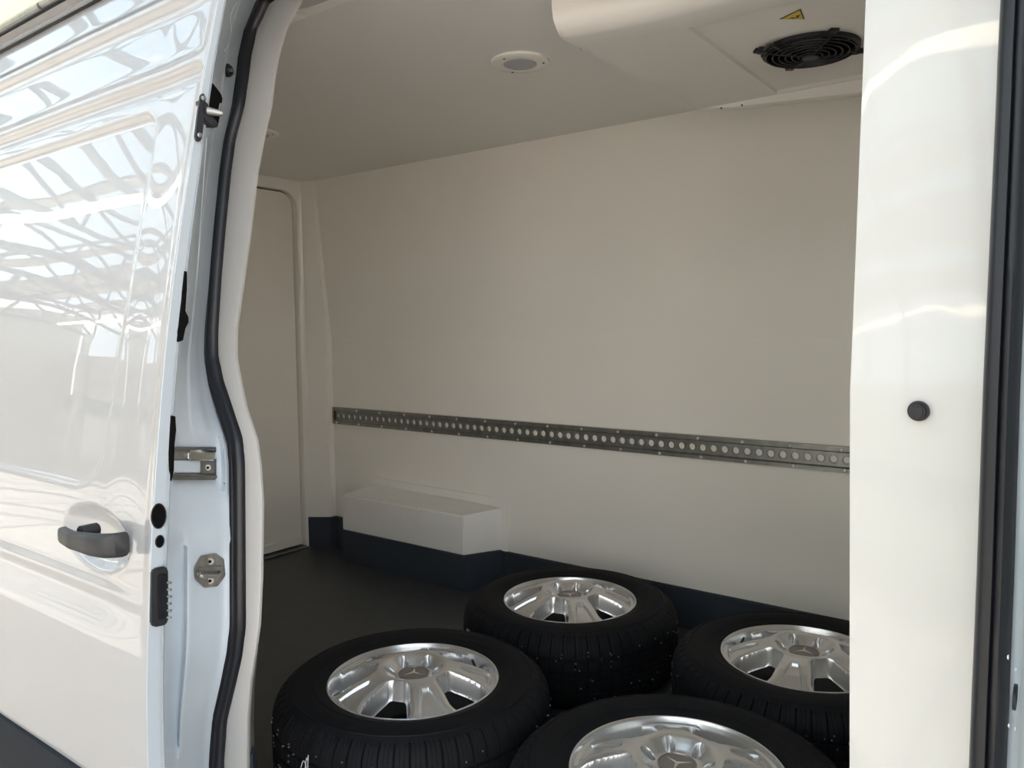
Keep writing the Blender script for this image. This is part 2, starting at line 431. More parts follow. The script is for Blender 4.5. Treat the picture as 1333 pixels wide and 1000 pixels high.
# header above the opening, sill below
row_t = loopC[nLft:]  # from bottom-left round to the top-left
fl0 = [p - outward(p, -.012)*1 for p in loopC]
hdr = [i for i in range(NL) if loopC[i].z > 1.62 and loopC[i].x > Lc[0].x-.001]
sil = [i for i in range(NL) if loopC[i].z < .22 and i >= nLft]
for nm, ids, zz in (('door_header', hdr, 1.70), ('door_sill', sil, -.10)):
    ids = sorted(ids); A = [loopC[i]+outward(loopC[i], .0) for i in ids]
    if nm == 'door_header': B = [Vector((p.x, .80, 1.765)) for p in A]
    else: B = [Vector((p.x, .66, min(p.z, .0)-.10)) for p in A]
    C_ = [a.lerp(b, .5)+Vector((0, .01, 0)) for a, b in zip(A, B)]
    MB().loft([A, C_, B]).out(nm, 'jamb', van, smooth=40)
MB().box((-3.3, .66, ZG+.25), (.9, .72, -.10)).out('sill_panel', 'paint', van, bevel=.01)
MB().box((-3.3, .66, ZG+.22), (.9, 2.7, ZG+.26)).out('underbody', 'black', van)

# right (front) pillar
rows = []
for i in range(len(Rc)):
    p = Rc[i]; z = p.z; y = prof(z)
    rows.append([p+Vector((-.004, .004, 0)), p+Vector((.016, -.002, 0)), Vector((p.x+.024, Ys(z)-.012, z)), Vector((p.x+.030, lerp(Ys(z), y, .45), z)), Vector((p.x+.042, lerp(Ys(z), y, .62), z)), Vector((p.x+.050, y+.10, z)), Vector((p.x+.058, y+.09, z)), Vector((.9, y+.08, z))])
bot = [Vector((q.x, q.y, ZG+.3)) for q in rows[-1]]; top = [Vector((q.x, q.y+.03, 1.78)) for q in rows[0]]
MB().loft([top]+rows+[bot]).out('front_pillar', 'jamb', van, smooth=40)
c = at(1323.5, 908, 0, -.045)
def disc(c, nrm, up, ru, rv, n=24):
    nrm = nrm.normalized(); u = up.normalized(); v = nrm.cross(u).normalized()
    return [c+u*ru*math.cos(2*math.pi*i/n)+v*rv*math.sin(2*math.pi*i/n) for i in range(n)]
# find the pillar surface depth for the hole: between p.x+.024 and +.030
pz = .70; xs = ats(1285, 908).x
hc = at(1323.5, 908, 0, xs+.0265)
MB().prism(disc(hc, Vector((-1, 0, 0)), Vector((0, 0, 1)), .0105, .016), (-.0025, 0, 0)).out('blanking_plug', 'rubber', van, smooth=30)
for px, py in ((1323, 872), (1313, 856), (1314, 945), (1322, 949)):
    q = at(px, py, 0, xs+.0265); MB().cyl(q, q+Vector((-.001, 0, 0)), .002, 10, .0012).out('spot_weld', 'jamb', van)

# hardware on the left pillar ------------------------------------------------
PN = Vector((.8, -.6, 0))                 # outward normal of the pillar
PT = Vector((.6, .8, 0))                  # along it, towards the seal
# rubber stop near the top
def surf(px, py):
    rx = table(RET, py)[0]; sx = table(LT, py)[0]+4; t = (px-rx)/(sx-rx); dd = groove(py, t)
    Y = .8
    for _ in range(8):
        p = at(px, py, 1, Y); Y = lerp(prof(p.z)+.125, Ys(p.z)+.002, t)
    return at(px, py, 1, Y) + Vector((.8*dd, -.6*dd, 0))
PN0 = PN
c = surf(295, 93)
PN = (surf(301, 93)-surf(289, 93)).cross(surf(295, 87)-surf(295, 99)).normalized()
if PN.dot(CAM-c) < 0: PN = -PN
PN = (PN*.6+PN0*.4).normalized()
c = c + PN*.003
MB().cyl(c-PN*.004, c+PN*.004, .0125, 28).out('rubber_buffer', 'rubber', van, bevel=.002)
MB().tube(disc(c+PN*.005, PN, Vector((0, 0, 1)), .0085, .0085, 24), .0022, 8, True).out('rubber_buffer_rim', 'rubber', van, smooth=True)
MB().cyl(c+PN*.003, c+PN*.011, .0052, 16, .003).out('buffer_screw', 'steel', van, bevel=.001)
PN = PN0
# black plate painted as the shade in the top roller's cavity
q = [(272,106),(278,110),(288,124),(290,130),(287,150),(284,165),(270,166),(268,150)]
MB().prism([surf(x, y)+PN*.0005 for x, y in q], PN*.004).out('roller_cavity_shade', 'void', van)
# seam lines / edge strips down the pillar
for x0, x1, y0, y1 in ((296, 262, 20, 330),):
    pass
MB().tube([pil(lerp(269, 248, k/10), lerp(180, 470, k/10), .002) for k in range(11)], .0012, 6).out('seam_ridge', 'jamb', van, smooth=True)
MB().tube([pil(lerp(311, 291, k/6)-5*math.sin(k), lerp(0, 66, k/6), .001) for k in range(7)], .0010, 6).out('seam_ridge', 'jamb', van, smooth=True)
# catch in its pocket
ct = MB()
c1 = pil(255, 590, -.004)
def pbar(x0, x1, y0, y1, d0, d1):
    P = [pil(x0, y0), pil(x1, y0), pil(x1, y1), pil(x0, y1)]
    return [p+PN*d0 for p in P], PN*(d1-d0)
catch = MB().prism(*pbar(224, 281, 583, 625, -.014, -.008)).out('door_catch', 'steel', van, bevel=.001)
MB().prism(*pbar(224, 256, 588, 598, -.006, .006)).out('catch_arm', 'zinc', catch, bevel=.002)
MB().prism(*pbar(245, 282, 585, 599, -.004, .015)).out('catch_jaw', 'chrome', catch, bevel=.004)
MB().prism(*pbar(224, 283, 617, 624, -.004, .012)).out('catch_jaw', 'steel', catch, bevel=.003)
MB().prism(*pbar(262, 279, 600, 616, -.008, .004)).out('bolt_plate', 'steel', catch, bevel=.001)
MB().prism(*pbar(225, 261, 600, 616, -.008, -.003)).out('catch_insert', 'jamb', catch, bevel=.001)
b = pil(271, 608, .004)
MB().cyl(b, b+PN*.004, .0055, 20).out('bolt', 'steel', catch, bevel=.001)
MB().cyl(b+PN*.004, b+PN*.0045, .0028, 6).out('bolt_socket', 'void', catch)
# rust mark by the seal
MB().prism([pil(x, y, .0006) for x, y in ((291,628),(297,631),(301,638),(298,638),(294,634))], PN*.0006).out('rust_mark', 'rust', van)
# striker: bevelled plate, two bolts, U bar
q = [(262,722),(281,719),(292,727),(294,748),(284,762),(266,764),(254,752),(253,738)]
st = MB().prism([pil(x, y, .004) for x, y in q], PN*.004).out('striker_plate', 'zinc', van, bevel=.0012)
lab(st, 'zinc striker plate with a U bar')
for x, y in ((274, 729), (274, 754)):
    b = pil(x, y, .008); MB().cyl(b, b+PN*.003, .0068, 20).out('bolt', 'steel', st, bevel=.001)
    MB().cyl(b+PN*.003, b+PN*.0035, .003, 6).out('bolt_socket', 'void', st)
b0 = pil(261, 742, .006); b1 = pil(286, 743, .006)
MB().tube(nice([b0, b0+PN*.022, b0+PN*.030+(b1-b0)*.25, b1+PN*.030-(b1-b0)*.25, b1+PN*.022, b1], 4), .0035, 10).out('striker_bar', 'zinc', st, smooth=True)
MB().prism([pil(x, y, .008) for x, y in ((260,736),(290,734),(290,739),(260,741))], PN*.012).out('striker_flange', 'zinc', st, bevel=.001)

# ================================================================= SLIDING DOOR
XD = -1.12
door = thing('sliding_door', 'glossy white sliding side door pushed back open, with black pull handle', 'van door', (-1.9, .6, -.1))
XE = -3.1; NX, NZ = 420, 330
ha = at(117, 703, 1, .585)
def feat(x, z):
    d = 0.0
    # window-shaped pressing
    x0, x1, z0, z1 = -2.95, -1.255, .805, 1.443
    xr = x1 - .035*(1-sst(.82, 1.2, z)); r = .05 + .05*(1-sst(.9, 1.2, z))
    qx = abs(x-(x0+xr)/2)-(xr-x0)/2+r; qz = abs(z-(z0+z1)/2)-(z1-z0)/2+r
    sd = math.hypot(max(qx, 0), max(qz, 0))+min(max(qx, qz), 0)-r
    wd = .016; d += .010*(1-sst(-wd, 0, sd))*(.45+.55*sst(1.2, 1.44, z))
    # two long ribs near the top
    for zc, h in ((1.488, .008), (1.625, .008)):
        d -= h*math.exp(-((z-zc-.012)/.012)**2); d += h*.9*math.exp(-((z-zc+.010)/.010)**2)
    # belt crease
    fx = 1-sst(-1.28, -1.14, x)*.45
    d -= fx*(.010*(1-sst(.57, .655, z)) + .004*math.exp(-((z-.655)/.012)**2)) - fx*.010
    # cup behind the handle
    ex = (x-ha.x+.022)/.116; ez = (z-ha.z+.003)/.052 - .22*ex*0 + .12*ex - .18*ex*0
    rr = math.sqrt(ex*ex+ez*ez)
    if rr < 1: d += .024*(1-rr**3) if rr < .8 else .024*(1-rr**3)
    # gentle dents and waves
    d += .0007*math.sin(x*9+z*4)+.0005*math.sin(z*17-x*3)
    return d
V_ = []; Fc = []
zl = [.33+(1.715-.33)*j/NZ for j in range(NZ+1)]
for i in range(NX+1):
    u = i/NX; x = XD+(XE-XD)*(u**1.35)
    fade = sst(0, .03, XD-x)
    for z in zl: V_.append((x, prof(z)+feat(x, z)*fade, z))
for i in range(NX):
    for j in range(NZ):
        a = i*(NZ+1)+j; Fc.append((a, a+1, a+NZ+2, a+NZ+1))
me = bpy.data.meshes.new('door_skin'); me.from_pydata(V_, [], Fc); bm = bmesh.new(); bm.from_mesh(me); bmesh.ops.recalc_face_normals(bm, faces=bm.faces)
bm.to_mesh(me); bm.free()
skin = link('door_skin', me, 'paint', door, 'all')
lab(skin, 'mirror-glossy white outer skin with long ribs and a pressed panel')
# folded front edge and inner shell
rows = []
for z in [.10, .235]+[.235+.05*k for k in range(1, 30)]+[1.715]:
    y = prof(z); t = table([(.10,.031),(.8,.029),(.95,.025),(1.1,.024),(1.3,.022),(1.44,.018),(1.6,.016)], z)[0]
    rows.append([(XD-.006, y+.001, z), (XD-.001, y, z), (XD+.0005, y+.0015, z), (XD, y+t*.72, z), (XD-.003, y+t*.74, z), (XD-.003, y+t*.86, z), (XD, y+t*.88, z), (XD-.002, y+t, z), (XD-.10, y+t+.003, z), (XD-.25, y+.075, z), (-3.05, y+.075, z)])
MB().loft(rows).out('door_frame', 'edge', door, smooth=35)
MB().loft([[(XE, .70, 1.70), (XD-.001, .80, 1.70)][:0] or [(XE, prof(1.715), 1.715), (XD, prof(1.715), 1.715)], [(XE, prof(1.715)+.012, 1.735), (XD, prof(1.715)+.012, 1.735)], [(XE, prof(1.715)+.06, 1.74), (XD, prof(1.715)+.06, 1.74)]]).out('top_flange', 'paint', door, smooth=60)
g0 = at(0, 40, 1, .775); g1 = at(62, -1, 1, .775)
gx = lerp(g0.x, g1.x, .88)
MB().tube([(g0.x-1, .775, g0.z-.004), (gx-.004, .775, lerp(g0.z, g1.z, .88)-.004)], .008, 10).out('weather_strip', 'steel', door, smooth=True)
MB().tube([(gx+.004, .775, g1.z-.004), (XD, .775, g1.z-.004)], .008, 10).out('weather_strip', 'steel', door, smooth=True)
# lower cladding
rows = []
for k, (dy, z) in enumerate(((.004, .341), (-.006, .338), (-.012, .320), (-.014, .15), (-.012, -.05), (.0, -.12), (.05, -.13))):
    rows.append([(XE, prof(.2)+dy, z), (XD-.002, prof(.2)+dy, z), (XD-.002, prof(.2)+.05, z)])
MB().loft(rows).out('lower_cladding', 'clad', door, smooth=50)
# handle
hd = []
Ns = 22
for i in range(Ns+1):
    s = i/Ns
    px = lerp(76, 157, s); py = lerp(694, 709, s)
    base = at(px, py, 1, .585)
    outw = .006 + .034*math.sin(math.pi*min(1, .12+s*.88))**.6
    outw = table([(0,.022),(.1,.034),(.4,.040),(.75,.034),(.90,.026),(.96,.018),(1,.008)], s)[0]
    c = Vector((base.x, prof(.7)+.004-outw, base.z)); HL = at(77, 694, 1, .560); HR = at(155, 710, 1, .580); c = Vector((lerp(HL.x, HR.x, s), prof(.7)-outw, lerp(HL.z, HR.z, s)))
    hh = table([(0,.006),(.04,.0105),(.1,.013),(.5,.0145),(.85,.018),(1,.0195)], s)[0]
    th = table([(0,.004),(.08,.008),(.5,.009),(.9,.012),(1,.012)], s)[0]
    ring = []
    for k in range(16):
        a = 2*math.pi*k/16; ca, sa = math.cos(a), math.sin(a)
        e = .6
        ring.append(c+Vector((0, -th*math.copysign(abs(ca)**e, ca), hh*math.copysign(abs(sa)**e, sa))))
    hd.append(ring)
mb = MB().loft(hd, closed=True); n = 16; mb.f += [list(range(n)), list(range(Ns*n, Ns*n+n))]
hdl = mb.out('door_handle', 'grip', door, smooth=50); lab(hdl, 'black bow-shaped pull handle')
a = at(103, 694, 1, prof(.7)-.025)
MB().cyl(a, a+Vector((0, .030, 0)), .011, 20).out('handle_mount', 'black', hdl, bevel=.002)
e0 = at(157, 710, 1, prof(.7)+.006)
MB().prism([e0+Vector((.004, -.012, -.019)), e0+Vector((.004, -.012, .010)), e0+Vector((-.005, .03, .012)), e0+Vector((-.005, .03, -.014))], (-.035, 0, 0)).out('handle_mount', 'grip', hdl, bevel=.004)

# holes, latch and rollers on the front edge of the door
def dface(px, py, o=0.0): p = at(px, py, 0, XD+.001); return p+Vector((o, 0, 0))
for px, py, ru, rv in ((206.5, 672, .0185, .0115), (208, 705, .0088, .0065)):
    c = dface(px, py, -.001)
    MB().prism(disc(c, Vector((1, 0, 0)), Vector((0, 0, 1)), ru, rv, 28), (.0012, 0, 0)).out('access_hole_shade', 'void', door)  # flat black disc painted as the shade inside the hole
    MB().tube(disc(c+Vector((.001, 0, 0)), Vector((1, 0, 0)), Vector((0, 0, 1)), ru, rv, 28), .001, 6, True).out('hole_rim', 'rubber', door, smooth=True)
q = [(196,744),(199,740),(213,737),(217,741),(217,806),(214,813),(199,816),(195,812)]
lt = MB().prism([dface(x, y, -.004) for x, y in q], (.010, 0, 0)).out('contact_block', 'black', door, bevel=.002)
q = [(202,748),(213,745),(214,802),(203,806)]
MB().prism([dface(x, y, .006) for x, y in q], (.005, 0, 0)).out('contact_face', 'rubber', lt, bevel=.0015)
for k in range(6):
    p = dface(213, 757+9*k, .010); MB().cyl(p, p+Vector((.006, .003, 0)), .0018, 8).out('contact_pin', 'steel', lt, smooth=True)
# guide bracket at the top
q = [(259,124),(263,122),(265,128),(263,160),(261,180),(258,185),(254,184),(252,178),(255,150)]
gb = MB().prism([dface(x, y, .0) for x, y in q], (.006, 0, 0)).out('guide_bracket', 'black', door, bevel=.001)
MB().prism([dface(x, y, -.01) for x, y in [(258,130),(268,134),(272,146),(280,158),(283,166),(271,165),(262,156)]], (.016, 0, 0)).out('roller_arm', 'black', gb, bevel=.002)
b = dface(267, 145, .004); MB().cyl(b, b+Vector((.012, .020, -.002)), .007, 16, .0045).out('guide_pin', 'steel', gb, bevel=.001)
for x, y in ((262, 129), (257, 177)):
    b = dface(x, y, .006); MB().cyl(b, b+Vector((.004, 0, 0)), .0045, 16, .003).out('bolt', 'steel', gb, bevel=.0008)
# black wedges painted as the shade in the gaps by the door edge
for q in ([(240,353),(242,354),(242,375),(240,405),(244,413),(244,420),(240,428),(237,443),(232,445),(231,432),(235,412),(237,380)],
          [(223,541),(227,542),(228,560),(226,578),(225,612),(222,626),(221,590)]):
    MB().prism([at(x, y, 0, XD+.001)+Vector((-.004, 0, 0)) for x, y in q], (.007, 0, 0)).out('gap_shade_wedge', 'void', door)

# ================================================================= CARGO RAIL on the far wall
rail = thing('cargo_rail', 'long perforated grey steel lashing rail riveted along the far wall', 'rail', (-1.5, 2.53, .65))
P_ = .0391; HX = -.593
z0, z1 = .613, .694; yF = 2.524; zc = .6525; yI = 2.531
k0 = int((HX+2.975)/P_); k1 = int((HX-.55)/P_)
xL = -2.975; xR = .55
hr = .0118
# one plate: flanges, shallow channel, round holes
mb = MB()
def cellholes(xc):
    n = 16; hx = P_/2; hz = .022
    sq = []; ci = []
    for i in range(n):
        a = 2*math.pi*i/n; ca, sa = math.cos(a), math.sin(a)
        ci.append((xc+hr*ca, yI, zc+hr*sa))
        s = 1/max(abs(ca)/hx, abs(sa)/hz); sq.append((xc+ca*s, yI, zc+sa*s))
    # corners
    hf = []
    base = len(mb.v)
    back = [(x, yI+.006, z) for x, y, z in ci]
    mb.v += sq+ci+back
    for i in range(n):
        j = (i+1) % n; mb.f.append([base+i, base+j, base+n+j, base+n+i]); mb.f.append([base+n+i, base+n+j, base+2*n+j, base+2*n+i])
    for sx in (-1, 1):
        for sz in (-1, 1):
            ang = math.atan2(sz, sx); best = sorted(range(n), key=lambda i: abs(math.atan2(math.sin(2*math.pi*i/n-math.atan2(sz*hz, sx*hx)), math.cos(2*math.pi*i/n-math.atan2(sz*hz, sx*hx)))))[:2]
            c_ = len(mb.v); mb.v.append((xc+sx*hx, yI, zc+sz*hz)); mb.f.append([base+best[0], base+best[1], c_])
holes = [HX+P_*k for k in range(-k0, 30) if -2.955 < HX+P_*k < xR-.02]
for h in holes: cellholes(h)
xa, xb = holes[0]-P_/2, holes[-1]+P_/2
for (za, zb, ya, yb) in ((zc+.022, zc+.026, yI, yF), (zc+.026, z1, yF, yF), (z1, z1, yF, 2.542), (zc-.022, zc-.026, yI, yF), (zc-.026, z0, yF, yF), (z0, z0, yF, 2.542)):
    mb.add([(xa, ya, za), (xb, ya, za), (xb, yb, zb), (xa, yb, zb)], [(0, 1, 2, 3)])
for z_ in (z1-.012, z0+.012):
    mb.add([(xa, yF-.0015, z_-.0015), (xb, yF-.0015, z_-.0015), (xb, yF-.0015, z_+.0015), (xa, yF-.0015, z_+.0015)], [(0, 1, 2, 3)])
mb.add([(xa, yI, z0), (xa, yF, z0), (xa, yF, z1), (xa, yI, z1)], [(0, 1, 2, 3)])
MB.out(mb, 'rail_plate', 'steel', rail, smooth=20)
MB().box((xa-.012, yF-.001, z0), (xa, 2.541, z1)).out('rail_end', 'steel', rail, bevel=.001)
rv = MB().lathe([(0, -.004), (.003, -.0036), (.0052, -.0016), (.006, 0)], 10)
rv.v = [(x, z, y) for x, y, z in rv.v]
rme = None
rx = -.9198
for k in range(-9, 14):
    for zz, dx in ((z1-.010, 0), (z0+.008, .012)):
        x = rx - P_*4*k + dx
        if not (xa+.01 < x < xR-.02): continue
        if rme is None:
            o = rv.out('rivet', 'rivet', rail, smooth=True); rme = o.data; o.location = (x, yF-.0002, zz)
        else:
            o = bpy.data.objects.new('rivet', rme); COL.objects.link(o); o.parent = rail; o.matrix_parent_inverse = Matrix.Translation(-rail.location); o.location = (x, yF-.0002, zz)
# collars that ring every hole
cme = None
for h in holes:
    if cme is None:
        c_ = MB().lathe([(hr, .0005), (hr+.0005, -.0018), (hr+.003, -.0018), (hr+.0038, .0005)], 20); c_.v = [(x, z, y) for x, y, z in c_.v]
        o = c_.out('hole_collar', 'steel', rail, smooth=40); cme = o.data; o.location = (h, yI, zc)
    else:
        o = bpy.data.objects.new('hole_collar', cme); COL.objects.link(o); o.parent = rail; o.matrix_parent_inverse = Matrix.Translation(-rail.location); o.location = (h, yI, zc)

# ================================================================= WHEEL ARCH BOX
arch = thing('wheel_arch_box', 'low white wheel arch box with dark skirting at the foot of the far wall', 'wheel arch', (-2.35, 2.45, 0))
yA = 2.377
def sec_a(z, inset=0): return [Vector((-2.748+inset*.2, yA, z)), Vector((-2.018, yA, z)), Vector((-1.935, 2.54, z)), Vector((-2.70, 2.54, z))]
mb = MB(); a = sec_a(.15); b = sec_a(.312)
b[2] = Vector((-1.935, 2.54, .325)); b[3] = Vector((-2.68, 2.54, .348)); b[2].y = b[3].y = a[2].y = a[3].y = 2.5395
mb.v = [tuple(p) for p in a+b]; mb.f = [[0,1,5,4],[1,2,6,5],[2,3,7,6],[3,0,4,7],[4,5,6,7],[3,2,1,0]]
MB.out(mb, 'cover', 'arch', arch, bevel=.004)
# upstand flange on the wall around the box
mb = MB()
mb.prism([Vector(q) for q in ((-2.705, 2.528, .335), (-1.945, 2.528, .335), (-1.945, 2.528, .146), (-1.912, 2.528, .146), (-1.912, 2.528, .366), (-2.69, 2.528, .374))], (0, .0118, 0))
mb.out('wall_flange', 'arch', arch, bevel=.002)
mb = MB(); a = [p for p in sec_a(0)]; b = sec_a(.15)
for q in (a, b):
    q[0] += Vector((-.003, -.003, 0)); q[1] += Vector((.004, -.003, 0)); q[2] += Vector((.004, 0, 0))
mb.v = [tuple(p) for p in a+b]; mb.f = [[0,1,5,4],[1,2,6,5],[2,3,7,6],[3,0,4,7],[4,5,6,7]]
sk = MB.out(mb, 'skirting', 'base', arch, bevel=.003); lab(sk, 'dark slate-blue skirting')

# ================================================================= CEILING LIGHTS
def light(c, label):
    t = thing('ceiling_light', label, 'ceiling light', c, 'round recessed ceiling lights', absolute=False)
    MB().lathe([(.078, 0), (.077, -.005), (.072, -.008), (.048, -.009), (.044, -.008), (.043, -.001)], 48).out('bezel', 'panel', t, smooth=30)
    MB().lathe([(.044, -.007), (.042, -.0095), (.02, -.0115), (0.0001, -.012)], 40).out('lens', 'lens', t, smooth=30)
    for k in range(3):
        a = math.radians(25+120*k); x, y = .063*math.cos(a), .063*math.sin(a)
        MB().cyl((x, y, -.0085), (x, y, -.0098), .0028, 10).out('screw', 'black', t)
    return t
c = (at(645, 80, 2, ZC)+at(709, 80, 2, ZC))/2
light((at(677, 80, 2, ZC).x, at(677, 80, 2, ZC).y, ZC), 'round white ceiling light with grey lens left of the cooling unit')
p = at(334, 173, 2, ZC); light((p.x, p.y, ZC), 'small far ceiling light half hidden behind the left door surround')

# ================================================================= COOLING UNIT
ZU = 1.69
unit = thing('cooling_unit', 'cream ceiling cooling unit with rounded front and a round black fan', 'cooling unit', (-.45, 1.8, 1.69))
XU0, XU1, YU0, YU1 = -.932, .38, 1.50, 2.16
# housing bottom with a stepped-up recess for the access panel
PX0, PX1, PY0, PY1, ZP = -.697, .26, 1.545, 2.141, 1.697
mb = MB()
def ringrect(x0, x1, y0, y1, z): return [(x0, y0, z), (x1, y0, z), (x1, y1, z), (x0, y1, z)]
mb.loft([ringrect(XU0, XU1, YU0, YU1, ZC), ringrect(XU0, XU1, YU0, YU1, ZU+.004), ringrect(XU0+.004, XU1-.004, YU0+.004, YU1-.004, ZU), ringrect(PX0, PX1, PY0, PY1, ZU), ringrect(PX0+.004, PX1, PY0+.004, PY1-.006, ZP)], closed=True)
mb.out('housing', 'unit', unit, smooth=25)
FC = Vector((-.533, 1.868, 0)); FR = .106
# access panel with the fan opening (a plate with a round hole)
mb = MB(); n = 64
A = []; B = []
for i in range(n):
    a = 2*math.pi*i/n; ca, sa = math.cos(a), math.sin(a)
    B.append((FC.x+FR*ca, FC.y+FR*sa, ZP))
    tx = ((PX1-FC.x) if ca > 0 else (FC.x-PX0))/max(abs(ca), 1e-6); ty = ((PY1-FC.y) if sa > 0 else (FC.y-PY0))/max(abs(sa), 1e-6)
    s = min(tx, ty); A.append((FC.x+ca*s, FC.y+sa*s, ZP))
R1 = [(FC.x+(FR+.030)*math.cos(2*math.pi*i/n), FC.y+(FR+.030)*math.sin(2*math.pi*i/n), ZP) for i in range(n)]
R2 = [(FC.x+(FR+.026)*math.cos(2*math.pi*i/n), FC.y+(FR+.026)*math.sin(2*math.pi*i/n), ZP-.0015) for i in range(n)]
R3 = [(FC.x+(FR+.006)*math.cos(2*math.pi*i/n), FC.y+(FR+.006)*math.sin(2*math.pi*i/n), ZP-.0015) for i in range(n)]
B2 = [(x, y, ZP+.02) for x, y, z in B]
# keep R1 inside the panel
mb.loft([[A[i] if (Vector(A[i])-Vector((FC.x, FC.y, ZP))).length > FR+.03 else R1[i] for i in range(n)], R1, R2, R3, B, B2], closed=True)
for (x, y) in ((PX0, PY0), (PX0, PY1), (PX1, PY0), (PX1, PY1)):
    k = min(range(n), key=lambda i: (A[i][0]-x)**2+(A[i][1]-y)**2)
    for j in (k-1, k): mb.add([A[j], A[(j+1) % n], (x, y, ZP)], [(0, 1, 2)])
mb.out('access_panel', 'unit', unit, smooth=25)
# fan: cavity, motor, blades, guard
MB().lathe([(FR-.0015, -.001), (FR-.0015, .05), (.0001, .05)], 48, (FC.x, FC.y, ZP)).out('fan_shroud', 'void', unit, smooth=40)
fan = MB().cyl((FC.x, FC.y, ZP+.012), (FC.x, FC.y, ZP+.045), .04, 32).out('fan_motor', 'black', unit, bevel=.003)
for k in range(7):
    a = 2*math.pi*k/7; r_ = []
    for rr in (.038, .07, .104):
        row = []
        for s_ in (-.5, 0, .5):
            b_ = a+s_*(.55+rr*1.5)
            row.append((FC.x+rr*math.cos(b_), FC.y+rr*math.sin(b_), ZP+.028+s_*.022))
        r_.append(row)
    MB().loft(r_).out('fan_blade', 'black', fan, smooth=True)
gd = MB(); gz = ZP-.012; gc = Vector((FC.x, FC.y, gz))
for rr in (.026, .040, .054, .068, .082, .096):
    gd.tube([(FC.x+rr*math.cos(2*math.pi*i/48), FC.y+rr*math.sin(2*math.pi*i/48), gz-.008*(1-rr/.1)) for i in range(48)], .0016, 6, True)
gd.cyl((FC.x, FC.y, gz-.010), (FC.x, FC.y, gz-.006), .018, 24)
for k in range(4):
    a = math.radians(38+90*k)
    gd.tube([(FC.x+r_*math.cos(a), FC.y+r_*math.sin(a), gz-.008*(1-min(r_, .1)/.1)+(.010 if r_ > .11 else 0)) for r_ in (.018, .05, .096, .106, .118)], .0022, 6)
gd.out('fan_guard', 'black', unit, smooth=True)
MB().lathe([(FR-.001, .006), (FR-.001, -.008), (.098, -.010), (.098, -.004), (.104, .006)], 64, (FC.x, FC.y, ZP), closed=True).out('fan_ring', 'black', unit, smooth=40)
for k in range(4):
    a = math.radians(38+90*k); u = Vector((math.cos(a), math.sin(a), 0)); v = Vector((-u.y, u.x, 0))
    MB().frame_box(Vector((FC.x, FC.y, ZP-.005))+u*.117, u, v, Vector((0, 0, 1)), .012, .010, .0035).out('fan_bracket', 'black', unit, bevel=.0015)
# cable and its plug
pc = at(993, 66, 2, ZP-.01)
MB().frame_box(pc, Vector((.8, .6, 0)), Vector((-.6, .8, 0)), Vector((0, 0, 1)), .012, .009, .006).out('cable_plug', 'black', unit, bevel=.002)
MB().tube(nice([pc, at(1003, 58, 2, ZP-.016), at(1012, 62, 2, ZP-.014), at(1020, 66, 2, ZP-.006)], 5), .003, 8).out('fan_cable', 'black', unit, smooth=True)
MB().tube(nice([pc, at(991, 73, 2, ZP-.012), at(994, 76, 2, ZP-.006)], 4), .0018, 6).out('fan_cable', 'black', unit, smooth=True)
MB().tube(nice([at(1100, 72, 2, ZP-.010), at(1108, 66, 2, ZP-.012), at(1116, 69, 2, ZP-.012), at(1128, 66, 2, ZP-.008), at(1150, 66, 2, ZP-.004)], 5), .003, 8).out('fan_cable', 'black', unit, smooth=True)
# drip tray lip along the back
l0 = at(905, 150, 1, YU1+.012); l1 = at(1120, 126, 1, YU1+.012); sl = (l1.z-l0.z)/(l1.x-l0.x)
rows = []
for i in range(14):
    x = lerp(XU0, XU1, i/13); zb = l0.z+sl*(x-l0.x) if i else ZU+.0
    if i == 0: zb = ZU-.002
    rows.append([(x, YU1-.008, ZU+.002), (x, YU1-.008, max(zb, 1.60)+.006), (x, YU1+.004, max(zb, 1.60)), (x, YU1+.026, max(zb, 1.60)+.004), (x, YU1+.032, ZC)])
MB().loft(rows).out('drip_tray', 'unit', unit, smooth=40)
for px, py in ((939, 141), (966, 137)):
    q = at(px, py, 1, YU1-.010); MB().cyl(q, q+Vector((0, -.002, 0)), .0025, 10).out('tray_screw', 'black', unit)
# rounded front fascia
fp = [at(x, y, 2, ZU) for x, y in ((729.6, 47), (770, 41), (812, 33), (850, 25), (889, 16), (947, 1))]
fp += [Vector((fp[-1].x+.25, fp[-1].y+.001, ZU)), Vector((fp[-1].x+.6, fp[-1].y+.001, ZU)), Vector((.38, fp[-1].y+.001, ZU))]
fp = nice(fp, 4); rows = []
for i, p in enumerate(fp):
    e = min(1, i/5); sq = math.sqrt(max(0, 1-(1-e)**2))
    h = ZC-ZU
    r_ = []
    for dy, dz in ((.085, .0), (.010, -.0035), (-.004, 0.0), (-.016, .010), (-.028, .026), (-.033, .048), (-.033, h)):
        inset = .0
        r_.append(Vector((p.x, p.y+dy, p.z+(dz if dz <= 0 else dz))))
    rows.append(r_)
# rounded left end
p0 = rows[0]; end = [Vector((q.x+ -.012*0, lerp(q.y, p0[0].y, .0), q.z)) for q in p0]
endcap = [[Vector((fp[0].x-.020*math.sin(math.pi/2*k/4)*(.25+.75*min(1, (q.z-ZU+.004)/.04)), lerp(q.y, p0[0].y+.01, 1-math.cos(math.pi/2*k/4)), q.z+.0*k)) for q in p0] for k in range(4, 0, -1)]
mb = MB().loft(endcap+rows)
mb.out('front_fascia', 'unit', unit, smooth=50)
